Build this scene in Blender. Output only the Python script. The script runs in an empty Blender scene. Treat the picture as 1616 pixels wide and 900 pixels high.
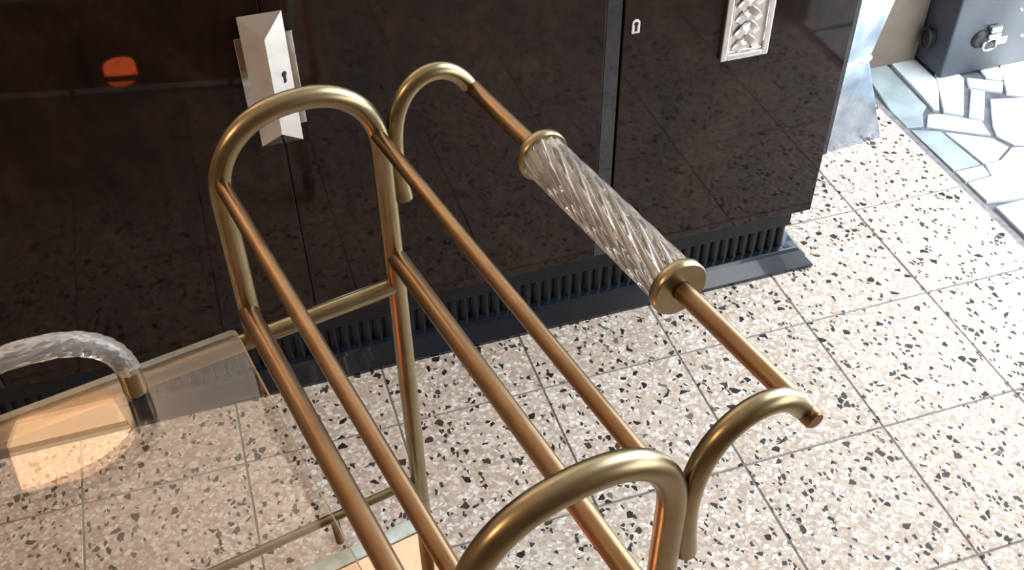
import bpy, bmesh, math, random
from mathutils import Vector, Matrix
random.seed(7)
scene = bpy.context.scene
COL = scene.collection

# ------------------------------------------------------------------ camera
cam_d = bpy.data.cameras.new('camera'); cam = bpy.data.objects.new('camera', cam_d); COL.objects.link(cam)
right = Vector((0.95192828, -0.30616010, -0.00992703))
down = Vector((-0.21579746, -0.64726339, -0.73108246))
fwd = Vector((0.21740288, 0.69808030, -0.68221689))
m = Matrix((right, -down, -fwd)).transposed().to_4x4()
m.translation = Vector((-0.39936660, -1.11853143, 1.34463770))
cam.matrix_world = m
cam_d.sensor_fit = 'HORIZONTAL'; cam_d.sensor_width = 36.0
cam_d.lens = 1684.334 / 1616 * 36.0
cam_d.clip_start = 0.02
scene.camera = cam

# ------------------------------------------------------------------ world, sun, exposure
w = bpy.data.worlds.new('sky'); scene.world = w; w.use_nodes = True
bg = w.node_tree.nodes['Background']
bg.inputs['Color'].default_value = (0.76, 0.88, 1.0, 1); bg.inputs['Strength'].default_value = 8.2

sun_d = bpy.data.lights.new('sun', 'SUN'); sun_d.energy = 14.0; sun_d.angle = 0.02; sun_d.color = (1, 0.96, 0.9)
sun = bpy.data.objects.new('sun', sun_d); COL.objects.link(sun)
sun.rotation_euler = Vector((0.040, 0.62, -0.78)).to_track_quat('-Z', 'Y').to_euler()

por_d = bpy.data.lights.new('door_daylight_portal', 'AREA'); por_d.shape = 'RECTANGLE'; por_d.size = 1.34; por_d.size_y = 2.5
por_d.cycles.is_portal = True
por = bpy.data.objects.new('door_daylight_portal', por_d); COL.objects.link(por)
por.location = (1.03, 0.03, 1.25); por.rotation_euler = Vector((-1, 0, 0)).to_track_quat('-Z', 'Y').to_euler()

vs = scene.view_settings
vs.view_transform = 'Standard'; vs.look = 'None'; vs.gamma = 1.0; vs.use_curve_mapping = False
vs.exposure = 0.0

# ------------------------------------------------------------------ materials
def new_mat(name):
    mt = bpy.data.materials.new(name); mt.use_nodes = True
    nt = mt.node_tree
    return mt, nt, nt.nodes['Principled BSDF']
def N(nt, typ, **kw):
    n = nt.nodes.new(typ)
    for k, v in kw.items(): setattr(n, k, v)
    return n
def ramp(nt, stops, interp='LINEAR'):
    r = N(nt, 'ShaderNodeValToRGB'); cr = r.color_ramp; cr.interpolation = interp
    while len(cr.elements) < len(stops): cr.elements.new(0.5)
    for e, (p, c) in zip(cr.elements, stops):
        e.position = p; e.color = (*c, 1)
    return r
def mixc(nt, fac, a, b):
    mx = N(nt, 'ShaderNodeMix', data_type='RGBA')
    for i, v in ((0, fac), (6, a), (7, b)):
        if hasattr(v, 'links') or isinstance(v, bpy.types.NodeSocket): nt.links.new(v, mx.inputs[i])
        elif i == 0: mx.inputs[0].default_value = v
        else: mx.inputs[i].default_value = (*v, 1)
    return mx.outputs[2]
def mathn(nt, op, a, b=None):
    n = N(nt, 'ShaderNodeMath', operation=op)
    for i, v in ((0, a), (1, b)):
        if v is None: continue
        if isinstance(v, bpy.types.NodeSocket): nt.links.new(v, n.inputs[i])
        else: n.inputs[i].default_value = v
    return n.outputs[0]

def simple(name, col, rough=0.5, metal=0.0, noise=0.0, nscale=20.0, coat=0.0, bump=0.0):
    mt, nt, b = new_mat(name)
    b.inputs['Roughness'].default_value = rough; b.inputs['Metallic'].default_value = metal
    b.inputs['Coat Weight'].default_value = coat; b.inputs['Coat Roughness'].default_value = 0.03
    b.inputs['Base Color'].default_value = (*col, 1)
    if noise or bump:
        g = N(nt, 'ShaderNodeNewGeometry'); nz = N(nt, 'ShaderNodeTexNoise')
        nz.inputs['Scale'].default_value = nscale; nz.inputs['Detail'].default_value = 5
        nt.links.new(g.outputs['Position'], nz.inputs['Vector'])
        if noise:
            lo = tuple(c * (1 - noise) for c in col); hi = tuple(min(1, c * (1 + noise)) for c in col)
            r = ramp(nt, [(0.3, lo), (0.7, hi)])
            nt.links.new(nz.outputs['Fac'], r.inputs[0]); nt.links.new(r.outputs[0], b.inputs['Base Color'])
        if bump:
            bp = N(nt, 'ShaderNodeBump'); bp.inputs['Strength'].default_value = bump; bp.inputs['Distance'].default_value = 0.002
            nt.links.new(nz.outputs['Fac'], bp.inputs['Height']); nt.links.new(bp.outputs[0], b.inputs['Normal'])
    return mt

def terrazzo():
    mt, nt, b = new_mat('terrazzo')
    g = N(nt, 'ShaderNodeNewGeometry'); oi = N(nt, 'ShaderNodeObjectInfo')
    off = mathn(nt, 'MULTIPLY', oi.outputs['Random'], 37.0)
    cx = N(nt, 'ShaderNodeCombineXYZ')
    for i in range(3): nt.links.new(off, cx.inputs[i])
    va = N(nt, 'ShaderNodeVectorMath', operation='ADD')
    nt.links.new(g.outputs['Position'], va.inputs[0]); nt.links.new(cx.outputs[0], va.inputs[1])
    # wobble so that the chips are not clean polygons
    nz = N(nt, 'ShaderNodeTexNoise'); nz.inputs['Scale'].default_value = 90; nz.inputs['Detail'].default_value = 2
    nt.links.new(va.outputs[0], nz.inputs['Vector'])
    sc = N(nt, 'ShaderNodeVectorMath', operation='SCALE'); sc.inputs['Scale'].default_value = 0.005
    nt.links.new(nz.outputs['Color'], sc.inputs[0])
    vb = N(nt, 'ShaderNodeVectorMath', operation='ADD')
    nt.links.new(va.outputs[0], vb.inputs[0]); nt.links.new(sc.outputs[0], vb.inputs[1])
    P = vb.outputs[0]
    def layer(scale, stretch):
        mp = N(nt, 'ShaderNodeMapping'); mp.inputs['Scale'].default_value = stretch; mp.inputs['Rotation'].default_value = (0, 0, scale)
        nt.links.new(P, mp.inputs['Vector'])
        v1 = N(nt, 'ShaderNodeTexVoronoi', feature='F1', voronoi_dimensions='2D'); v1.inputs['Scale'].default_value = scale
        v2 = N(nt, 'ShaderNodeTexVoronoi', feature='DISTANCE_TO_EDGE', voronoi_dimensions='2D'); v2.inputs['Scale'].default_value = scale
        nt.links.new(mp.outputs[0], v1.inputs['Vector']); nt.links.new(mp.outputs[0], v2.inputs['Vector'])
        s = N(nt, 'ShaderNodeSeparateColor'); nt.links.new(v1.outputs['Color'], s.inputs[0])
        return s, v2.outputs['Distance']
    def gate(s, dist, thr, base, spread):
        sel = mathn(nt, 'GREATER_THAN', s.outputs[0], thr)
        lim = mathn(nt, 'ADD', base, mathn(nt, 'MULTIPLY', s.outputs[1], spread))
        return mathn(nt, 'MULTIPLY', sel, mathn(nt, 'GREATER_THAN', dist, lim))
    # fine crushed marble
    s3, d3 = layer(190, (1, 1, 1))
    fine = ramp(nt, [(0.0, (0.36, 0.26, 0.19)), (0.3, (0.52, 0.42, 0.32)), (0.62, (0.62, 0.53, 0.43)), (0.82, (0.74, 0.69, 0.62)), (0.95, (0.30, 0.24, 0.20))], 'CONSTANT')
    nt.links.new(s3.outputs[0], fine.inputs[0])
    # tile tone
    tone = ramp(nt, [(0, (0.52, 0.405, 0.325)), (1, (0.60, 0.49, 0.405))]); nt.links.new(oi.outputs['Random'], tone.inputs[0])
    c = mixc(nt, 0.55, tone.outputs[0], fine.outputs[0])
    # mid sized pale and pinkish chips
    s2, d2 = layer(120, (1, 1.2, 1))
    mid = ramp(nt, [(0.0, (0.78, 0.73, 0.66)), (0.35, (0.60, 0.48, 0.39)), (0.55, (0.70, 0.63, 0.54)), (0.8, (0.50, 0.36, 0.28)), (0.93, (0.40, 0.34, 0.29))], 'CONSTANT')
    nt.links.new(s2.outputs[2], mid.inputs[0])
    c = mixc(nt, gate(s2, d2, 0.45, 0.04, 0.22), c, mid.outputs[0])
    # small dark bits
    s4, d4 = layer(120, (1.35, 1, 1))
    c = mixc(nt, gate(s4, d4, 0.905, 0.06, 0.18), c, (0.055, 0.042, 0.034))
    # big dark chips
    s1, d1 = layer(78, (1.15, 1, 1))
    dk = ramp(nt, [(0, (0.022, 0.016, 0.012)), (0.55, (0.060, 0.040, 0.028)), (0.9, (0.16, 0.13, 0.10))], 'CONSTANT'); nt.links.new(s1.outputs[2], dk.inputs[0])
    c = mixc(nt, gate(s1, d1, 0.895, 0.08, 0.2), c, dk.outputs[0])
    nt.links.new(c, b.inputs['Base Color'])
    b.inputs['Roughness'].default_value = 0.5
    b.inputs['Specular IOR Level'].default_value = 0.22
    return mt

def lacquer():
    mt, nt, b = new_mat('dark_burl_lacquer')
    g = N(nt, 'ShaderNodeNewGeometry')
    mp = N(nt, 'ShaderNodeMapping'); mp.inputs['Scale'].default_value = (1, 1, 0.6); nt.links.new(g.outputs['Position'], mp.inputs[0])
    n1 = N(nt, 'ShaderNodeTexNoise'); n1.inputs['Scale'].default_value = 9; n1.inputs['Detail'].default_value = 8; n1.inputs['Distortion'].default_value = 1.6
    n2 = N(nt, 'ShaderNodeTexNoise'); n2.inputs['Scale'].default_value = 60; n2.inputs['Detail'].default_value = 3
    nt.links.new(mp.outputs[0], n1.inputs[0]); nt.links.new(mp.outputs[0], n2.inputs[0])
    r1 = ramp(nt, [(0.3, (0.008, 0.004, 0.0035)), (0.55, (0.020, 0.009, 0.0065)), (0.75, (0.036, 0.016, 0.011))]); nt.links.new(n1.outputs[0], r1.inputs[0])
    r2 = ramp(nt, [(0.35, (0.45, 0.45, 0.45)), (0.6, (1, 1, 1))]); nt.links.new(n2.outputs[0], r2.inputs[0])
    mx = N(nt, 'ShaderNodeMix', data_type='RGBA', blend_type='MULTIPLY'); mx.inputs[0].default_value = 0.7
    nt.links.new(r1.outputs[0], mx.inputs[6]); nt.links.new(r2.outputs[0], mx.inputs[7])
    nt.links.new(mx.outputs[2], b.inputs['Base Color'])
    b.inputs['Roughness'].default_value = 0.45; b.inputs['Specular IOR Level'].default_value = 0.05
    b.inputs['Coat Weight'].default_value = 0.62; b.inputs['Coat Roughness'].default_value = 0.03; b.inputs['Coat IOR'].default_value = 1.45
    return mt

def metal(name, c0, c1, rough, scale=35, bump=0.0):
    mt, nt, b = new_mat(name)
    g = N(nt, 'ShaderNodeNewGeometry'); nz = N(nt, 'ShaderNodeTexNoise'); nz.inputs['Scale'].default_value = scale; nz.inputs['Detail'].default_value = 6
    nt.links.new(g.outputs['Position'], nz.inputs[0])
    r = ramp(nt, [(0.32, c0), (0.68, c1)]); nt.links.new(nz.outputs[0], r.inputs[0]); nt.links.new(r.outputs[0], b.inputs['Base Color'])
    rr = N(nt, 'ShaderNodeMapRange'); rr.inputs['To Min'].default_value = rough * 0.93; rr.inputs['To Max'].default_value = rough * 1.08
    nt.links.new(nz.outputs[0], rr.inputs[0]); nt.links.new(rr.outputs[0], b.inputs['Roughness'])
    b.inputs['Metallic'].default_value = 1.0
    if bump:
        bp = N(nt, 'ShaderNodeBump'); bp.inputs['Strength'].default_value = bump; bp.inputs['Distance'].default_value = 0.003
        nt.links.new(nz.outputs[0], bp.inputs['Height']); nt.links.new(bp.outputs[0], b.inputs['Normal'])
    return mt

def sheet_glass(name, tint, ior=1.52):
    mt = bpy.data.materials.new(name); mt.use_nodes = True; nt = mt.node_tree; nt.nodes.clear()
    out = N(nt, 'ShaderNodeOutputMaterial'); mx = N(nt, 'ShaderNodeMixShader')
    fr = N(nt, 'ShaderNodeFresnel'); fr.inputs['IOR'].default_value = ior
    tr = N(nt, 'ShaderNodeBsdfTransparent'); tr.inputs[0].default_value = (*tint, 1)
    gl = N(nt, 'ShaderNodeBsdfGlossy'); gl.inputs['Roughness'].default_value = 0.0; gl.inputs[0].default_value = (1, 1, 1, 1)
    # no bending through the sheet, so the inner face meets the light at the outer angle too
    geo = N(nt, 'ShaderNodeNewGeometry')
    io = N(nt, 'ShaderNodeMix', data_type='FLOAT'); io.inputs[2].default_value = ior; io.inputs[3].default_value = 1.0 / ior
    nt.links.new(geo.outputs['Backfacing'], io.inputs[0]); nt.links.new(io.outputs[0], fr.inputs['IOR'])
    nt.links.new(fr.outputs[0], mx.inputs[0]); nt.links.new(tr.outputs[0], mx.inputs[1]); nt.links.new(gl.outputs[0], mx.inputs[2])
    nt.links.new(mx.outputs[0], out.inputs[0])
    return mt

def solid_glass(name, tint, rough=0.03, ior=1.46, clear=1.0):
    mt, nt, b = new_mat(name)
    b.inputs['Base Color'].default_value = (*tint, 1); b.inputs['Roughness'].default_value = rough
    b.inputs['IOR'].default_value = ior; b.inputs['Transmission Weight'].default_value = clear
    return mt

def glow(name, col, strength, emit=None):
    mt, nt, b = new_mat(name)
    b.inputs['Base Color'].default_value = (*col, 1); b.inputs['Roughness'].default_value = 0.8
    b.inputs['Emission Color'].default_value = (*(emit or col), 1); b.inputs['Emission Strength'].default_value = strength
    return mt

M = {
 'terrazzo': terrazzo(),
 'grout': simple('grout', (0.21, 0.185, 0.175), 0.9, noise=0.3, nscale=60),
 'joint': simple('paving_joint', (0.13, 0.125, 0.14), 0.95, noise=0.35, nscale=40),
 'lacquer': lacquer(),
 'ebony': simple('black_lacquer', (0.008, 0.012, 0.020), 0.16, coat=0.6, noise=0.3, nscale=30),
 'ebony_matte': simple('black_reeded_wood', (0.009, 0.011, 0.014), 0.3, noise=0.3, nscale=30),
 'brass': metal('aged_brass', (0.30, 0.240, 0.138), (0.37, 0.30, 0.18), 0.31),
 'copper': metal('copper_brown_brass', (0.28, 0.170, 0.090), (0.34, 0.212, 0.115), 0.33),
 'brass_dark': metal('brown_brass', (0.22, 0.14, 0.07), (0.33, 0.22, 0.11), 0.35),
 'chrome': metal('chrome', (0.68, 0.67, 0.66), (0.74, 0.74, 0.74), 0.08, 6),
 'silver': metal('silver_relief', (0.70, 0.68, 0.68), (0.85, 0.84, 0.84), 0.28),
 'hammered': metal('hammered_metal', (0.30, 0.34, 0.42), (0.58, 0.62, 0.68), 0.22, 22, 0.25),
 'keyhole': simple('keyhole_black', (0.004, 0.004, 0.004), 0.7, noise=0.2),
 'ivory': simple('ivory', (0.75, 0.72, 0.68), 0.4, noise=0.1),
 'shelf_glass': sheet_glass('shelf_glass', (0.93, 0.885, 0.84)),
 'glass_edge': simple('green_glass_edge', (0.60, 0.66, 0.58), 0.15, noise=0.25, nscale=50),
 'mirror': metal('mirror_shelf', (0.62, 0.47, 0.36), (0.66, 0.50, 0.39), 0.01),
 'twist_glass': solid_glass('twisted_glass', (0.97, 0.94, 0.88), 0.035, 1.46, 0.88),
 'gallery_glass': solid_glass('gallery_glass', (0.95, 0.92, 0.89), 0.08, 1.46, 0.80),
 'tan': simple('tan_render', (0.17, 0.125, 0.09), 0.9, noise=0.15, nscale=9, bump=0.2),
 'wall': simple('plaster', (0.78, 0.74, 0.68), 0.9, noise=0.08, nscale=6, bump=0.1),
 'wall_dark': simple('brown_wall_paint', (0.26, 0.20, 0.15), 0.9, noise=0.1, nscale=5),
 'ceiling': simple('ceiling_paint', (0.74, 0.70, 0.65), 0.9, noise=0.03, nscale=4),
 'stone': simple('paving_stone', (0.62, 0.64, 0.62), 0.7, noise=0.18, nscale=14, bump=0.3),
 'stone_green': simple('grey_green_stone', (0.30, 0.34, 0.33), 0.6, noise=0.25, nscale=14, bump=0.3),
 'chest': simple('black_paint', (0.045, 0.050, 0.060), 0.42, noise=0.25, nscale=8),
 'rust': simple('dark_bronze', (0.045, 0.038, 0.034), 0.5, 0.6, noise=0.3),
 'rubber': simple('rubber', (0.02, 0.02, 0.02), 0.6, noise=0.2),
 'shade': glow('warm_lamp_shade', (0.9, 0.75, 0.55), 7, (1.0, 0.62, 0.34)),
 'bulb': glow('bulb_glass', (1, 0.9, 0.7), 33, (1.0, 0.66, 0.38)),
 'ember': glow('orange_candle_glass', (0.9, 0.25, 0.05), 11, (1.0, 0.13, 0.03)),
}

M['ebony_matte'].node_tree.nodes['Principled BSDF'].inputs['Specular IOR Level'].default_value = 0.25

# ------------------------------------------------------------------ mesh helpers
def link(name, verts, faces, mat, parent=None, smooth=False, loc=None, bevel=0.0, mats=None, fmat=None, angle=40):
    me = bpy.data.meshes.new(name); me.from_pydata([tuple(v) for v in verts], [], faces)
    bm = bmesh.new(); bm.from_mesh(me); bmesh.ops.recalc_face_normals(bm, faces=bm.faces); bm.to_mesh(me); bm.free()
    for mm in (mats or [mat]): me.materials.append(M[mm])
    if fmat:
        for p, i in zip(me.polygons, fmat): p.material_index = i
    ob = bpy.data.objects.new(name, me); COL.objects.link(ob)
    if smooth:
        for p in me.polygons: p.use_smooth = True
        me.set_sharp_from_angle(angle=math.radians(angle))
    if bevel:
        bv = ob.modifiers.new('bevel', 'BEVEL'); bv.width = bevel; bv.segments = 2; bv.limit_method = 'ANGLE'; bv.angle_limit = math.radians(40)
    if parent is not None: ob.parent = parent
    if loc is not None: ob.location = loc
    return ob

def box_vf(x0, x1, y0, y1, z0, z1):
    v = [(x0, y0, z0), (x1, y0, z0), (x1, y1, z0), (x0, y1, z0), (x0, y0, z1), (x1, y0, z1), (x1, y1, z1), (x0, y1, z1)]
    f = [(0, 3, 2, 1), (4, 5, 6, 7), (0, 1, 5, 4), (1, 2, 6, 5), (2, 3, 7, 6), (3, 0, 4, 7)]
    return v, f
def box(name, x0, x1, y0, y1, z0, z1, mat, parent=None, bevel=0.0):
    cx, cy, cz = (x0 + x1) / 2, (y0 + y1) / 2, z0
    v, f = box_vf(x0 - cx, x1 - cx, y0 - cy, y1 - cy, z0 - cz, z1 - cz)
    return link(name, v, f, mat, parent, loc=(cx, cy, cz), bevel=bevel)

def tube_vf(path, rad, seg=20, round_end=True):
    pts = [Vector(p) for p in path]; n = len(pts)
    rads = [rad] * n if not isinstance(rad, (list, tuple)) else list(rad)
    if round_end:                      # softened ends
        a = (pts[0] - pts[1]).normalized(); b = (pts[-1] - pts[-2]).normalized()
        e = 0.0018
        pts = [pts[0]] + [pts[0] - a * e] + pts[1:-1] + [pts[-1] - b * e, pts[-1]]
        rads = [rads[0] - e] + [rads[0]] + rads[1:-1] + [rads[-1], rads[-1] - e]; n = len(pts)
    tang = []
    for i in range(n):
        t = (pts[min(i + 1, n - 1)] - pts[max(i - 1, 0)]).normalized(); tang.append(t)
    up = Vector((0, 0, 1)) if abs(tang[0].z) < 0.9 else Vector((0, 1, 0))
    nrm = (up - tang[0] * up.dot(tang[0])).normalized()
    V, F = [], []
    for i in range(n):
        nrm = (nrm - tang[i] * nrm.dot(tang[i])).normalized(); bn = tang[i].cross(nrm)
        for k in range(seg):
            a = 2 * math.pi * k / seg
            V.append(pts[i] + (nrm * math.cos(a) + bn * math.sin(a)) * rads[i])
    for i in range(n - 1):
        for k in range(seg):
            k2 = (k + 1) % seg
            F.append((i * seg + k, i * seg + k2, (i + 1) * seg + k2, (i + 1) * seg + k))
    F.append(tuple(range(seg))[::-1]); F.append(tuple(range((n - 1) * seg, n * seg)))
    return V, F
def tube(name, path, rad, mat, parent=None, seg=20, round_end=True):
    V, F = tube_vf(path, rad, seg, round_end)
    return link(name, V, F, mat, parent, smooth=True)
def lathe(name, prof, mat, parent=None, seg=32, loc=None, axis='Z', closed=False):
    V, F = [], []
    for r, z in prof:
        for k in range(seg):
            a = 2 * math.pi * k / seg; x, y = r * math.cos(a), r * math.sin(a)
            V.append((x, y, z) if axis == 'Z' else (x, z, y))
    n = len(prof)
    for i in range(n - 1 + (1 if closed else 0)):
        j = (i + 1) % n
        for k in range(seg):
            k2 = (k + 1) % seg; F.append((i * seg + k, i * seg + k2, j * seg + k2, j * seg + k))
    if not closed:
        F.append(tuple(range(seg))[::-1]); F.append(tuple(range((n - 1) * seg, n * seg)))
    return link(name, V, F, mat, parent, smooth=True, loc=loc)
def empty(name, loc=(0, 0, 0), rz=0.0):
    o = bpy.data.objects.new(name, None); COL.objects.link(o); o.location = loc; o.rotation_euler = (0, 0, rz); o.empty_display_size = 0.1
    return o
def tag(o, label, cat, group=None):
    o['label'] = label; o['category'] = cat
    if group: o['group'] = group
    return o
def structure(o, label=None):
    o['kind'] = 'structure'
    if label: o['label'] = label
    return o
def prism_vf(poly, z0, z1, inset=0.0):
    """extruded polygon with a small chamfer at the top"""
    n = len(poly); cx = sum(p[0] for p in poly) / n; cy = sum(p[1] for p in poly) / n
    def ins(p, d):
        v = Vector((p[0] - cx, p[1] - cy)); L = v.length; v *= max(0.0, (L - d) / L); return (cx + v.x, cy + v.y)
    V = [(p[0], p[1], z0) for p in poly] + [(p[0], p[1], z1 - inset) for p in poly] + [(*ins(p, inset * 1.5), z1) for p in poly]
    F = [tuple(range(n))[::-1], tuple(range(2 * n, 3 * n))]
    for i in range(n):
        j = (i + 1) % n
        F.append((i, j, n + j, n + i)); F.append((n + i, n + j, 2 * n + j, 2 * n + i))
    return V, F

# ------------------------------------------------------------------ the setting
XL, XR, YB, YF, H = -3.4, 1.02, 0.70, -3.6, 2.8
TX, TY = 0.2468, 0.25
floor = structure(box('floor', XL, 1.0, YF, YB, -0.06, -0.0015, 'grout'), 'speckled cream terrazzo tile floor with dark joints')
tile_me = None
gap = 0.0016
tv, tf = prism_vf([(gap, gap), (TX - gap, gap), (TX - gap, TY - gap), (gap, TY - gap)], -0.012, 0.0, 0.0009)
for i in range(-9, 4):
    for j in range(-9, 3):
        if tile_me is None:
            t = link('tile', tv, tf, 'terrazzo', floor); tile_me = t.data
        else:
            t = bpy.data.objects.new('tile', tile_me); COL.objects.link(t); t.parent = floor
        # the floor object sits at its own centre, tiles are placed in world terms
        t.location = (i * TX - floor.location.x, j * TY - floor.location.y, random.uniform(-0.0004, 0.0004) - floor.location.z)
# terrazzo under the rest of the room, out of the tiled reach
far = link('terrazzo_field', *box_vf(XL, -9 * TX, YF, YB, -0.01, 0.0), 'terrazzo', floor); far.location = -floor.location
far2 = link('terrazzo_field', *box_vf(-9 * TX, 1.0, YF, -9 * TY, -0.01, 0.0), 'terrazzo', floor); far2.location = -floor.location

wall = structure(box('wall_back', XL, 0.93, YB, YB + 0.2, 0, H, 'wall'), 'pale plaster wall behind the dark cabinet')
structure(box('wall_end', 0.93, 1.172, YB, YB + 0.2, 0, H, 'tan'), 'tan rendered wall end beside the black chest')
structure(box('wall_left', XL - 0.2, XL, YF, YB, 0, H, 'wall_dark'))
structure(box('wall_front', XL, XR + 0.2, YF - 0.2, YF, 0, H, 'wall_dark'))
structure(box('wall_right', XR, XR + 0.16, YF, -1.65, 0, H, 'wall'))
structure(box('wall_right', XR, XR + 0.16, -1.65, -0.76, 0, 0.5, 'wall'))
structure(box('wall_right', XR, XR + 0.16, -1.65, -0.76, 1.35, H, 'wall'))
structure(box('wall_right', XR, XR + 0.16, -0.76, -0.64, 0, H, 'wall'))
win = structure(empty('added_window_1', (XR + 0.08, -1.205, 0.5)), 'added unseen window beside the doorway, lights the foot moulding')  # unseen window added so that the foot moulding reflects some sky
for (ya_, yb_, za_, zb_) in ((-0.445, -0.415, 0, 0.85), (0.415, 0.445, 0, 0.85), (-0.415, 0.415, 0, 0.03), (-0.415, 0.415, 0.82, 0.85)):
    box('added_window_frame', -0.02, 0.02, ya_, yb_, za_, zb_, 'ivory', win, 0.002)
box('added_window_pane', -0.003, 0.003, -0.413, 0.413, 0.031, 0.819, 'shelf_glass', win)
structure(box('ceiling', XL, XR + 0.02, YF, YB + 0.2, H, H + 0.15, 'ceiling'))
structure(box('trim_1', XR, XR + 0.02, -0.64, YB, 2.5, H, 'ivory'))      # lintel over the open shopfront

pave = structure(box('pavement', 0.985, 6.0, -6.0, 6.0, -0.08, -0.006, 'joint'), 'sunlit crazy paving of pale irregular stones outside')
stones = [
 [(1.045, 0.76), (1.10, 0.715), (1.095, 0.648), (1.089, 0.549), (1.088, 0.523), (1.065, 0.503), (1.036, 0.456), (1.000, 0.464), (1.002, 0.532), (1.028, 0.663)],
 [(1.165, 0.76), (1.175, 0.70), (1.172, 0.60), (1.104, 0.498), (1.095, 0.505), (1.101, 0.554), (1.107, 0.640), (1.112, 0.71), (1.085, 0.76)],
 [(1.182, 0.63), (1.236, 0.63), (1.232, 0.590), (1.144, 0.466), (1.110, 0.489)],
 [(1.226, 0.553), (1.249, 0.534), (1.177, 0.437), (1.154, 0.458)],
 [(1.243, 0.594), (1.312, 0.552), (1.285, 0.519), (1.257, 0.538), (1.226, 0.561)],
 [(1.296, 0.63), (1.345, 0.63), (1.341, 0.594), (1.317, 0.560), (1.286, 0.580)],
 [(1.356, 0.63), (1.47, 0.63), (1.45, 0.605), (1.35, 0.484), (1.289, 0.510)],
 [(1.242, 0.504), (1.343, 0.475), (1.232, 0.321), (1.181, 0.338), (1.166, 0.377), (1.182, 0.413)],
 [(1.074, 0.495), (1.098, 0.490), (1.170, 0.435), (1.157, 0.384), (1.09, 0.427), (1.044, 0.455)],
 [(1.069, 0.424), (1.153, 0.373), (1.165, 0.335), (1.116, 0.304), (1.080, 0.304)],
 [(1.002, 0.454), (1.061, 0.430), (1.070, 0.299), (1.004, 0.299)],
 [(1.004, 0.293), (1.070, 0.293), (1.064, 0.262), (1.004, 0.258)],
 [(1.005, 0.252), (1.066, 0.256), (1.078, 0.296), (1.118, 0.298), (1.168, 0.328), (1.225, 0.313), (1.17, 0.20), (1.09, 0.175), (1.006, 0.19)],
]
# more stones carry on around them, out to where the photograph no longer looks
yy = 0.183
while yy > -2.4:
    hh = random.uniform(0.12, 0.2); xx = 1.006; y1 = yy; y0 = yy - hh
    while xx < 1.9:
        ww = random.uniform(0.13, 0.26); j = lambda: random.uniform(-0.006, 0.006)
        x1 = xx + ww
        stones.append([(xx + 0.004, y0 + 0.006 + j()), (x1 - 0.005, y0 + 0.006 + j()), (x1 - 0.004, (y0 + y1) / 2 + j()), (x1 - 0.006, y1 - 0.012 + j()), (xx + 0.006, y1 - 0.010 + j())])
        xx = x1
    yy = y0
for a in range(5):
    for b in range(3):
        x0 = 1.36 + a * 0.17 - b * 0.05; y0 = 0.47 - b * 0.15 - a * 0.005
        if x0 < 1.24: continue
        stones.append([(x0 + 0.005, y0), (x0 + 0.16, y0 - 0.004), (x0 + 0.165, y0 + 0.13), (x0 + 0.05, y0 + 0.135), (x0 + 0.012, y0 + 0.07)])
for si, s in enumerate(stones):
    V, F = prism_vf(s, -0.03, random.uniform(-0.001, 0.003), 0.0015)
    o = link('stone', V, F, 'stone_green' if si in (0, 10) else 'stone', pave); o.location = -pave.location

# ------------------------------------------------------------------ dark cabinet
CX = -0.335
cab = tag(empty('cabinet', (CX, 0.375, 0)), 'long dark lacquered cabinet with silver handles and fluted black base', 'cabinet')
def cbox(name, x0, x1, y0, y1, z0, z1, mat, parent=cab, bevel=0.0, base=(CX, 0.375, 0)):
    px = Vector(base); o = box(name, x0, x1, y0, y1, z0, z1, mat, None, bevel); o.location -= px; o.parent = parent; return o
Y0 = 0.15
body = cbox('body', -1.232, 0.562, Y0 + 0.018, 0.60, 0.122, 0.955, 'lacquer')
cbox('top', -1.245, 0.575, Y0 - 0.010, 0.61, 0.955, 0.985, 'lacquer', bevel=0.004)
d1 = cbox('door', -0.3336, 0.1425, Y0, Y0 + 0.0175, 0.124, 0.953, 'lacquer', bevel=0.0012)
d2 = cbox('door', -0.813, -0.3352, Y0, Y0 + 0.0175, 0.124, 0.953, 'lacquer', bevel=0.0012)
d3 = cbox('door', 0.1705, 0.562, Y0, Y0 + 0.0175, 0.124, 0.953, 'lacquer', bevel=0.0012)
d4 = cbox('door', -1.232, -0.8415, Y0, Y0 + 0.0175, 0.124, 0.953, 'lacquer', bevel=0.0012)
for xa in (0.1445, -0.8395):
    cbox('pilaster_strip', xa, xa + 0.0245, Y0 + 0.004, Y0 + 0.0175, 0.124, 0.953, 'ebony', bevel=0.001)
# plinth: sloped foot moulding, reeded band, plain strip
plinth = cbox('plinth', -1.196, 0.528, 0.167, 0.56, 0.0, 0.122, 'ebony_matte')
prof = [(0.127, 0.0), (0.127, 0.007), (0.148, 0.030), (0.152, 0.036), (0.170, 0.038), (0.170, 0.0)]
xs = (-1.249, 0.579)
V = [(x - CX, y - 0.375, z) for x in xs for y, z in prof]; n = len(prof)
# the right and left ends slope in as the front does
for k in range(n):
    d = prof[k][0] - 0.127
    V[k] = (V[k][0] + min(d, 0.03), V[k][1], V[k][2]); V[n + k] = (V[n + k][0] - min(d, 0.03), V[n + k][1], V[n + k][2])
F = [tuple(range(n)), tuple(range(n, 2 * n))[::-1]] + [(k, (k + 1) % n, n + (k + 1) % n, n + k) for k in range(n)]
link('foot_moulding', V, F, 'ebony', cab, bevel=0.0008)
for xe, sgn in ((0.528, 1), (-1.196, -1)):
    pr = [(0.0, 0.0), (0.051, 0.0), (0.051, 0.007), (0.030, 0.030), (0.026, 0.036), (0.0, 0.038)]
    V = [(xe + sgn * a - CX, y - 0.375, z) for y in (0.156, 0.56) for a, z in pr]; n = len(pr)
    link('foot_moulding', V, [tuple(range(n)), tuple(range(n, 2 * n))[::-1]] + [(k, (k + 1) % n, n + (k + 1) % n, n + k) for k in range(n)], 'ebony', cab)
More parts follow.
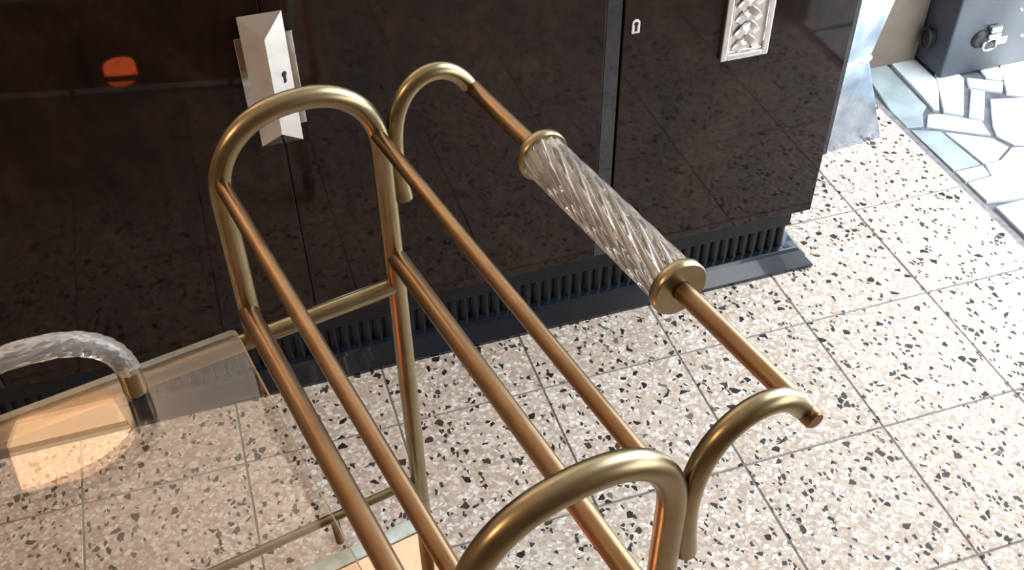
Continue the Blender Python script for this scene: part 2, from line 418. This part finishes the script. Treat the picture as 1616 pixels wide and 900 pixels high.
cbox('plain_band', -1.2, 0.532, 0.160, 0.30, 0.088, 0.122, 'ebony_matte', bevel=0.001)
# reeds, one mesh shared
seg = 11; rv = []
for z in (0.037, 0.0885):
    for k in range(seg):
        a = math.pi * k / (seg - 1); rv.append((0.0078 * math.cos(a), -0.0058 * math.sin(a), z))
rf = [(k, k + 1, seg + k + 1, seg + k) for k in range(seg - 1)] + [(seg - 1, 0, seg, 2 * seg - 1)]
reed0 = None
nre = 91; x0 = -1.188; step = (0.520 + 1.188) / (nre - 1)
for k in range(nre):
    if reed0 is None:
        reed0 = link('reed', rv, rf, 'ebony_matte', None, smooth=True); o = reed0
    else:
        o = bpy.data.objects.new('reed', reed0.data); COL.objects.link(o)
    o.parent = plinth
    pl = plinth.location
    o.location = (x0 + k * step - CX - pl.x, 0.167 - 0.375 - pl.y, 0 - pl.z)

# prism handles on the central doors
def prism_handle(parent_door, cx):
    dl = parent_door.location + cab.location
    def L(v): return [(x - dl.x, y - dl.y, z - dl.z) for x, y, z in v]
    v, f = box_vf(cx - 0.0375, cx + 0.0375, Y0 - 0.006, Y0 + 0.0005, 0.506, 0.648)
    h = link('handle', L(v), f, 'chrome', parent_door, bevel=0.001); h['label'] = 'polished chrome prism handle with keyhole'
    zb, zt = 0.479, 0.678; a = 0.0285; yb, yr = Y0 - 0.006, Y0 - 0.027
    v = [(cx - a, yb, zb), (cx + a, yb, zb), (cx + a, yb, zt), (cx - a, yb, zt), (cx, yr, zb + 0.028), (cx, yr, zt - 0.026)]
    f = [(0, 1, 4), (1, 2, 5, 4), (2, 3, 5), (3, 0, 4, 5), (0, 3, 2, 1)]
    # thin straight skirt under the facets
    v2 = v[:4] + [(x, y + 0.005, z) for x, y, z in v[:4]]
    V = L(v) + [(x - dl.x, y + 0.006 - dl.y, z - dl.z) for x, y, z in v[:4]]
    F = f[:4] + [(0, 6, 7, 1), (1, 7, 8, 2), (2, 8, 9, 3), (3, 9, 6, 0), (6, 9, 8, 7)]
    pr = link('prism', V, F, 'chrome', h)
    # keyhole on the right facet
    nrm = Vector((a * 0 + 0.021, -a, 0)).normalized(); nrm = Vector((0.021, -0.0285, 0)).normalized()
    ctr = Vector((cx + 0.0175, 0, 0.588)); t = 0.0175 / a; ctr.y = yr + (yb - yr) * t
    u = Vector((nrm.y, -nrm.x, 0)) * -1
    kp = []
    for k in range(12):
        an = math.pi * (-0.3 + 1.6 * k / 11); kp.append((0.0042 * math.cos(an), 0.003 + 0.0042 * math.sin(an)))
    kp += [(-0.0022, -0.010), (0.0022, -0.010)]
    V = [ctr + u * p[0] + Vector((0, 0, p[1])) + nrm * e - dl for e in (-0.002, 0.0004) for p in kp]; n = len(kp)
    F = [tuple(range(n))[::-1], tuple(range(n, 2 * n))] + [(k, (k + 1) % n, n + (k + 1) % n, n + k) for k in range(n)]
    link('keyhole', V, F, 'keyhole', h)
prism_handle(d1, -0.337)

# framed relief plaques on the side doors
def plaque(door, x0, x1, z0, z1):
    dl = door.location + cab.location
    def add(nm, a, b, c, d, e, f_, mt, par, bev=0.0):
        v, f = box_vf(a - dl.x, b - dl.x, c - dl.y, d - dl.y, e - dl.z, f_ - dl.z); return link(nm, v, f, mt, par, bevel=bev)
    p = add('plaque', x0 + 0.004, x1 - 0.004, Y0 - 0.003, Y0 + 0.0005, z0 + 0.004, z1 - 0.004, 'silver', door); p['label'] = 'silver framed relief plaque'
    fw = 0.0105
    for (a, b, e, f_) in ((x0, x0 + fw, z0, z1), (x1 - fw, x1, z0, z1), (x0 + fw, x1 - fw, z0, z0 + fw), (x0 + fw, x1 - fw, z1 - fw, z1)):
        add('frame_bar', a, b, Y0 - 0.0085, Y0 + 0.0003, e, f_, 'silver', p, 0.0018)
    for (a, b, e, f_) in ((x0 + fw, x0 + fw + 0.004, z0 + fw, z1 - fw), (x0 + fw + 0.004, x1 - fw, z0 + fw, z0 + fw + 0.004)):
        add('inner_bead', a, b, Y0 - 0.0055, Y0, e, f_, 'chrome', p, 0.001)
    # interlaced ribbon relief: alternating curved straps
    xc = (x0 + x1) / 2; z = z0 + 0.024; k = 0
    while z < z1 - 0.016:
        for s in (-1, 1):
            path = []
            for q in range(7):
                t = q / 6
                path.append((xc + s * (0.021 * math.cos(math.pi * t * 0.5) - 0.004) - dl.x, Y0 - 0.0035 - 0.003 * math.sin(math.pi * t) - (0.0015 if (k + (s > 0)) % 2 else 0) - dl.y, z - 0.009 * math.cos(math.pi * t) + s * 0.002 - dl.z))
            V, Fc = [], []
            for q, c in enumerate(path):
                a = Vector(path[min(q + 1, 6)]) - Vector(path[max(q - 1, 0)]); a.normalize(); nn = Vector((a.z, 0, -a.x)).normalized() * 0.0062
                for sx in (-1, 1):
                    V.append(Vector(c) + nn * sx + Vector((0, 0.003, 0))); V.append(Vector(c) + nn * sx * 0.85 + Vector((0, -0.0012, 0)))
            for q in range(6):
                b = q * 4
                Fc += [(b, b + 1, b + 5, b + 4), (b + 1, b + 3, b + 7, b + 5), (b + 3, b + 2, b + 6, b + 7), (b + 2, b, b + 4, b + 6)]
            Fc += [(0, 2, 3, 1), (24, 25, 27, 26)]
            link('relief_strap', V, Fc, 'silver', p)
        z += 0.0235; k += 1
plaque(d3, 0.331, 0.411, 0.478, 0.690)
plaque(d4, -1.081, -1.001, 0.478, 0.690)

def escutcheon(door, xc, zc):
    dl = door.location + cab.location
    outer = []
    for k in range(9):
        a = math.pi * k / 8; outer.append((0.0062 * math.cos(a), 0.006 + 0.0062 * math.sin(a)))
    outer += [(-0.0062, -0.0105), (0.0062, -0.0105)]
    V = [(xc + p[0] - dl.x, y - dl.y, zc + p[1] - dl.z) for y in (Y0 + 0.0003, Y0 - 0.0018) for p in outer]; n = len(outer)
    F = [tuple(range(n)), tuple(range(n, 2 * n))[::-1]] + [(k, (k + 1) % n, n + (k + 1) % n, n + k) for k in range(n)]
    e = link('escutcheon', V, F, 'ivory', door, bevel=0.0004); e['label'] = 'pale keyhole escutcheon'
    kp = [(0.0034 * math.cos(math.pi * (-0.3 + 1.6 * k / 9)), 0.005 + 0.0034 * math.sin(math.pi * (-0.3 + 1.6 * k / 9))) for k in range(10)] + [(-0.0022, -0.007), (0.0022, -0.007)]
    V = [(xc + p[0] - dl.x, y - dl.y, zc + p[1] - dl.z) for y in (Y0 - 0.001, Y0 - 0.0021) for p in kp]; n = len(kp)
    link('keyhole', V, [tuple(range(n)), tuple(range(n, 2 * n))[::-1]] + [(k, (k + 1) % n, n + (k + 1) % n, n + k) for k in range(n)], 'keyhole', e)
escutcheon(d3, 0.189, 0.561); escutcheon(d4, -0.859, 0.561)

# ------------------------------------------------------------------ glass wall light above the cabinet
lamp = tag(empty('wall_lamp', (-0.895, 0.70, 1.74)), 'warm glowing glass wall lamp above the dark cabinet', 'lamp')
v, f = box_vf(-0.06, 0.06, -0.012, 0.0, 0.04, 0.12); link('back_plate', v, f, 'brass', lamp, bevel=0.002)
V = [(-0.118, -0.10, 0.0), (0.118, -0.10, 0.0), (0.105, -0.013, 0.02), (-0.105, -0.013, 0.02), (-0.132, -0.11, 0.15), (0.132, -0.11, 0.15), (0.118, -0.013, 0.15), (-0.118, -0.013, 0.15)]
link('lamp_shade', V, f, 'shade', lamp, bevel=0.004)
for zz in (0.0, 0.14):
    v, f = box_vf(-0.138, 0.138, -0.116, -0.112, zz, zz + 0.012); link('shade_trim', v, f, 'brass', lamp, bevel=0.001)

# added unseen ceiling spot, brightens the wall that the glass top mirrors
spot = tag(empty('added_ceiling_spot', (-0.45, -0.55, 2.8)), 'added unseen brass ceiling spotlight that brightens the wall above the cabinet', 'lamp')
lathe('mount', [(0.04, 0.0), (0.04, -0.012), (0.01, -0.02), (0.01, -0.05)], 'brass', spot)
aim = Vector((-0.45, 0.70, 1.85)) - Vector((-0.45, -0.55, 2.73))
can = lathe('can', [(0.045, 0.07), (0.045, -0.05), (0.040, -0.05), (0.040, 0.066)], 'brass', spot, closed=True)
can.location = (0, 0, -0.07); can.rotation_euler = aim.to_track_quat('-Z', 'Y').to_euler()
sd = bpy.data.lights.new('added_spot_beam', 'SPOT'); sd.energy = 130; sd.color = (1.0, 0.90, 0.78); sd.spot_size = math.radians(75); sd.spot_blend = 0.8; sd.shadow_soft_size = 0.04
so = bpy.data.objects.new('added_spot_beam', sd); COL.objects.link(so); so.parent = can; so.location = (0, 0, -0.045)

# pendant lamp further into the room: the warm light of the left side
pend = tag(empty('pendant_lamp', (-1.75, -0.75, 2.8)), 'warm glass globe pendant lamp hanging from the ceiling', 'lamp')
tube('cord', [(0, 0, -0.0), (0, 0, -0.8)], 0.004, 'rubber', pend, 8, False)
lathe('canopy', [(0.05, 0.0), (0.05, -0.012), (0.012, -0.03)], 'brass', pend)
lathe('globe', [(0.02, -0.79)] + [(0.15 * math.sin(math.pi * k / 12), -0.94 + 0.15 * math.cos(math.pi * k / 12)) for k in range(1, 12)] + [(0.01, -1.09)], 'bulb', pend)

# ------------------------------------------------------------------ brass drinks trolley
TH = math.radians(11.6)
cart = tag(empty('drinks_trolley', (-0.2744, -0.3393, 0), TH), 'brass drinks trolley with bottle rack, glass shelves and twisted glass grip', 'trolley')
YN = -0.441                       # near side
XA, XB = -0.150, -0.003           # hoop legs
XE = -0.86                        # far left end
RH = 0.0098
zc = 0.783; xc = (XA + XB) / 2; Rx = (XB - XA) / 2; Rz = 0.8595 - zc
def arch(y):
    p = [(XB, y, 0.055), (XB, y, 0.30), (XB, y, 0.60), (XB, y, zc - 0.02)]
    for k in range(33):
        a = math.pi * k / 32
        c, s = math.cos(a), math.sin(a); e = 2 / 2.25
        p.append((xc + Rx * math.copysign(abs(c) ** e, c), y, zc + Rz * abs(s) ** e))
    p += [(XA, y, zc - 0.02), (XA, y, 0.627)]
    return p
for y in (0.0, YN):
    tube('hoop', arch(y), RH, 'brass', cart, 24)
    tube('top_rail', [(XE, y, 0.620), (XB - 0.002, y, 0.620)], 0.0088, 'brass', cart)
    tube('shelf_rail', [(XE, y, 0.300), (XB - 0.002, y, 0.300)], 0.0055, 'brass', cart)
    tube('leg', [(XE, y, 0.055), (XE, y, 0.640)], RH, 'brass', cart)
    for px in (-0.113, -0.40, -0.70):
        tube('shelf_peg', [(px, y, 0.296), (px, y - math.copysign(0.008, y + 0.2), 0.259)], 0.0052, 'brass_dark', cart, 12)
    for px in (XB, XE):
        c = tube('castor', [(px, y, 0.06), (px, y, 0.045)], 0.011, 'brass_dark', cart, 16)
        wv, wf = tube_vf([(px - 0.009, y + 0.004, 0.0245), (px + 0.009, y + 0.004, 0.0245)], 0.0245, 24)
        link('wheel', wv, wf, 'rubber', c, smooth=True)
for xb in (XA - 0.002, XB + 0.001):
    tube('rack_rail', [(xb, -0.004, 0.660), (xb, YN + 0.004, 0.660)], 0.0094, 'copper', cart)
for xb in (XA + 0.002, XB - 0.004):
    tube('thin_rack_rail', [(xb, -0.004, 0.805), (xb, YN + 0.004, 0.805)], 0.0064, 'copper', cart)
tube('end_rail', [(XE, 0, 0.62), (XE, YN, 0.62)], 0.0088, 'brass', cart)
tube('end_rail', [(XE, 0, 0.30), (XE, YN, 0.30)], 0.0055, 'brass', cart)

# handle: hooks, rod, collars, twisted glass grip
hook = [(0.0150, 0.722), (0.0125, 0.740), (0.0100, 0.765), (0.0098, 0.785), (0.0125, 0.808), (0.0190, 0.826), (0.0290, 0.839), (0.0420, 0.8465), (0.0560, 0.8480), (0.0690, 0.8440), (0.0800, 0.8350), (0.0880, 0.8240)]
def smooth_path(p, y, it=2):
    q = [Vector((a, y, b)) for a, b in p]
    for _ in range(it):
        r = [q[0]]
        for i in range(len(q) - 1):
            r += [q[i] * 0.75 + q[i + 1] * 0.25, q[i] * 0.25 + q[i + 1] * 0.75]
        r.append(q[-1]); q = r
    return q
for y in (0.0, YN):
    tube('handle_bracket', smooth_path([(a + (0.006 if y < -0.1 else -0.002) * max(0, a - 0.01) / 0.08, b) for a, b in hook], y), 0.0080, 'brass', cart)
RX, RZ = 0.0905, 0.8213
def rx(y): return 0.0888 - (y / 0.45) * 0.0072      # the rod runs slightly outwards towards the near bracket
rod = tube('handle_rod', [(rx(0.003), 0.003, RZ), (rx(YN - 0.012), YN - 0.012, RZ)], 0.0073, 'copper', cart)
g0, g1 = -0.122, -0.308
for yc, nm in ((g0, 0), (g1, 1)):
    prof = [(0.0078, -0.0045), (0.0218, -0.0045), (0.0228, -0.0030), (0.0228, 0.0030), (0.0218, 0.0045), (0.0078, 0.0045)]
    c = lathe('grip_collar', prof, 'brass', cart, 40, (rx(yc), yc, RZ), 'Y', closed=True)
# twisted grip: lobed section turning along the axis, bored for the rod
V, F = [], []; SEG = 150; LOB = 15; NL = 72
ya, yb = g0 - 0.0046, g1 + 0.0046
for inner in (0, 1):
    for q in range(NL + 1):
        t = q / NL; y = ya + (yb - ya) * t; tw = -t * 2.6
        for k in range(SEG):
            a = 2 * math.pi * k / SEG
            r = 0.0078 if inner else 0.0178 + 0.0018 * (abs(math.cos((a + tw) * LOB / 2)) ** 0.8 * 2 - 1)
            V.append((rx(y) + r * math.cos(a), y, RZ + r * math.sin(a)))
off = (NL + 1) * SEG
for q in range(NL):
    for k in range(SEG):
        k2 = (k + 1) % SEG
        F.append((q * SEG + k, q * SEG + k2, (q + 1) * SEG + k2, (q + 1) * SEG + k))
        F.append((off + q * SEG + k, off + (q + 1) * SEG + k, off + (q + 1) * SEG + k2, off + q * SEG + k2))
for k in range(SEG):
    k2 = (k + 1) % SEG; e = NL * SEG
    F.append((k, off + k, off + k2, k2)); F.append((e + k, e + k2, off + e + k2, off + e + k))
gr = link('glass_grip', V, F, 'twist_glass', cart, smooth=True, angle=60); gr['label'] = 'clear spiral twisted glass grip'

# shelves of glass with green edges
def shelf(name, x0, x1, y0, y1, z0, z1, face, edge, r=0.006):
    pts = []
    for (cx, cy, a0) in ((x1 - r, y1 - r, 0), (x0 + r, y1 - r, 90), (x0 + r, y0 + r, 180), (x1 - r, y0 + r, 270)):
        for k in range(5):
            a = math.radians(a0 + 90 * k / 4); pts.append((cx + r * math.cos(a), cy + r * math.sin(a)))
    n = len(pts); V = [(x, y, z0) for x, y in pts] + [(x, y, z1) for x, y in pts]
    F = [tuple(range(n))[::-1], tuple(range(n, 2 * n))] + [(k, (k + 1) % n, n + (k + 1) % n, n + k) for k in range(n)]
    return link(name, V, F, face, cart, mats=[face, edge], fmat=[0, 0] + [1] * n)
s = shelf('glass_top', XE + 0.012, -0.166, YN - 0.004, 0.004, 0.6295, 0.6365, 'shelf_glass', 'glass_edge'); s['label'] = 'clear glass top with pale green edge'
s = shelf('mirror_shelf', XE + 0.012, -0.012, YN + 0.020, -0.020, 0.251, 0.258, 'mirror', 'glass_edge'); s['label'] = 'peach tinted mirror shelf low in the trolley'

# pale bevelled rim of the low shelf
sx0, sx1, sy0, sy1 = XE + 0.012, -0.012, YN + 0.020, -0.020
for (a0, a1, b0, b1) in ((sx0, sx1, sy1 - 0.020, sy1), (sx0, sx1, sy0, sy0 + 0.020), (sx1 - 0.014, sx1, sy0 + 0.0205, sy1 - 0.0205), (sx0, sx0 + 0.014, sy0 + 0.0205, sy1 - 0.0205)):
    v, f = box_vf(a0, a1, b0, b1, 0.2581, 0.2605); link('shelf_rim', v, f, 'glass_edge', cart, bevel=0.0008)

# twisted glass gallery on the far side of the top
gy = -0.026
half = [(-0.2670, 0.664), (-0.2690, 0.678), (-0.2765, 0.694), (-0.2890, 0.7065), (-0.3060, 0.7155), (-0.3260, 0.7205), (-0.3480, 0.7225)]
cxg = -0.48
path = [(a, b) for a, b in half] + [(-0.40, 0.7235), (-0.44, 0.7238), (-0.48, 0.7238), (-0.52, 0.7238), (-0.56, 0.7235)] + [(2 * cxg - a, b) for a, b in reversed(half)]
pp = smooth_path(path, gy, 2)
V, F = [], []; SEG = 72; LOB = 9; n = len(pp); acc = 0.0
for i in range(n):
    t = (pp[min(i + 1, n - 1)] - pp[max(i - 1, 0)]).normalized(); nb = Vector((0, 1, 0)); nn = t.cross(nb)
    if i: acc += (pp[i] - pp[i - 1]).length
    for k in range(SEG):
        a = 2 * math.pi * k / SEG
        r = 0.0098 + 0.0012 * (abs(math.cos((a + acc * 105) * LOB / 2)) * 2 - 1)
        V.append(pp[i] + (nn * math.cos(a) + nb * math.sin(a)) * r)
for i in range(n - 1):
    for k in range(SEG):
        k2 = (k + 1) % SEG; F.append((i * SEG + k, i * SEG + k2, (i + 1) * SEG + k2, (i + 1) * SEG + k))
F.append(tuple(range(SEG))[::-1]); F.append(tuple(range((n - 1) * SEG, n * SEG)))
ga = link('glass_gallery', V, F, 'gallery_glass', cart, smooth=True, angle=60); ga['label'] = 'arched twisted clear glass gallery bar'
for xg in (-0.2670, 2 * cxg + 0.2670):
    lathe('ferrule', [(0.0, 0.6368), (0.0102, 0.6368), (0.0102, 0.664), (0.0, 0.664)], 'brass', ga, 28, (xg, gy, 0))

# small burning votive on the lower shelf, seen mirrored in the lacquer
vot = tag(empty('votive_candle', (-0.580, -0.500, 0.258)), 'orange glass votive candle glowing on the lower trolley shelf', 'candle')
lathe('cup', [(0.0, 0.0), (0.024, 0.0), (0.030, 0.004), (0.029, 0.015), (0.012, 0.018), (0.0, 0.018)], 'ember', vot)
lathe('wick', [(0.0015, 0.0175), (0.0012, 0.022)], 'rubber', vot, 8)

# ------------------------------------------------------------------ silver pedestal behind the cabinet
px, py = 0.757, 0.52
ped = tag(empty('pedestal', (px, py, 0)), 'waisted silver metal pedestal standing past the cabinet end', 'pedestal')
def ring(z, hw):     # octagon-like plan: narrow flat front strip, wide side wings
    return [(-hw, -0.072, z), (-0.028, -0.083, z), (0.028, -0.083, z), (hw, -0.072, z), (hw, 0.072, z), (0.040, 0.083, z), (-0.040, 0.083, z), (-hw, 0.072, z)]
def loft(name, sects, mat):
    V = [p for s_ in sects for p in ring(*s_)]; F = []
    for i in range(len(sects) - 1):
        for k in range(8):
            k2 = (k + 1) % 8; F.append((i * 8 + k, i * 8 + k2, (i + 1) * 8 + k2, (i + 1) * 8 + k))
    F.append(tuple(range(8))[::-1]); F.append(tuple(range((len(sects) - 1) * 8, len(sects) * 8)))
    return link(name, V, F, mat, ped, bevel=0.0015)
loft('lower_flare', [(0.0, 0.165), (0.012, 0.163), (0.205, 0.089)], 'hammered')
loft('upper_flare', [(0.217, 0.089), (0.34, 0.115), (0.52, 0.158), (0.55, 0.158)], 'hammered')
loft('waist_band', [(0.2045, 0.092), (0.211, 0.096), (0.2175, 0.092)], 'chrome')
for sx in (-1, 1):
    box('front_rib', sx * 0.022 - 0.006, sx * 0.022 + 0.006, -0.0865, -0.080, 0.0, 0.55, 'rubber', ped, 0.001)

# ------------------------------------------------------------------ black chest outside
ch = tag(empty('chest', (1.70, 0.80, 0)), 'black painted metal chest with silver ring latch on the paving', 'chest')
def chb(name, x0, x1, y0, y1, z0, z1, mat, bevel=0.0, par=ch):
    o = box(name, x0 - 1.70, x1 - 1.70, y0 - 0.80, y1 - 0.80, z0, z1, mat, par, bevel); return o
chb('body', 1.177, 2.22, 0.606, 1.0, 0.004, 0.56, 'chest', 0.004)
chb('lid', 1.172, 2.225, 0.600, 1.005, 0.561, 0.62, 'chest', 0.004)
def chest_latch(x, z):
    p = lathe('latch', [(0.0, 0.0), (0.020, 0.0), (0.022, 0.003), (0.018, 0.008), (0.006, 0.010), (0.0, 0.010)], 'rust', ch, 20, (x - 1.70, 0.606 - 0.80, z), 'Y')
    p.scale = (1, -1, 1); p['label'] = 'silver latch with hanging ring'
    V, F = tube_vf([(0.020 * math.cos(a) + 0.022, 0.014 + 0.004 * math.sin(a), -0.010 + 0.017 * math.sin(a)) for a in [2 * math.pi * k / 20 for k in range(20)]] + [(0.042, 0.014, -0.010)], 0.0028, 8, False)
    link('ring', V, F, 'chrome', p, smooth=True)
    for (dx, dz, ww, hh_) in ((0.026, 0.026, 0.014, 0.007), (0.026, 0.010, 0.016, 0.006), (0.048, -0.004, 0.014, 0.009)):
        V, F = box_vf(dx - ww, dx + ww, 0.002, 0.016, dz - hh_, dz + hh_); link('latch_bar', V, F, 'chrome', p, bevel=0.002)
chest_latch(1.256, 0.092)
for (x, z) in ((1.345, 0.150), (1.425, 0.150), (1.372, 0.080), (1.47, 0.09)):
    o = lathe('nail', [(0.0, 0.0), (0.0042, 0.0), (0.003, -0.003), (0.0, -0.004)], 'chrome', ch, 10, (x - 1.70, 0.606 - 0.80, z), 'Y')
k = tube('side_knob', [(1.177 - 1.70, 0.672 - 0.80, 0.080), (1.165 - 1.70, 0.672 - 0.80, 0.080)], 0.020, 'rust', ch, 18)
V, F = tube_vf([(1.162 - 1.70, 0.672 - 0.80 + 0.018 * math.cos(a), 0.076 + 0.024 * math.sin(a)) for a in [2 * math.pi * q / 18 for q in range(19)]], 0.0035, 8, False)
link('side_ring', V, F, 'rust', k, smooth=True)
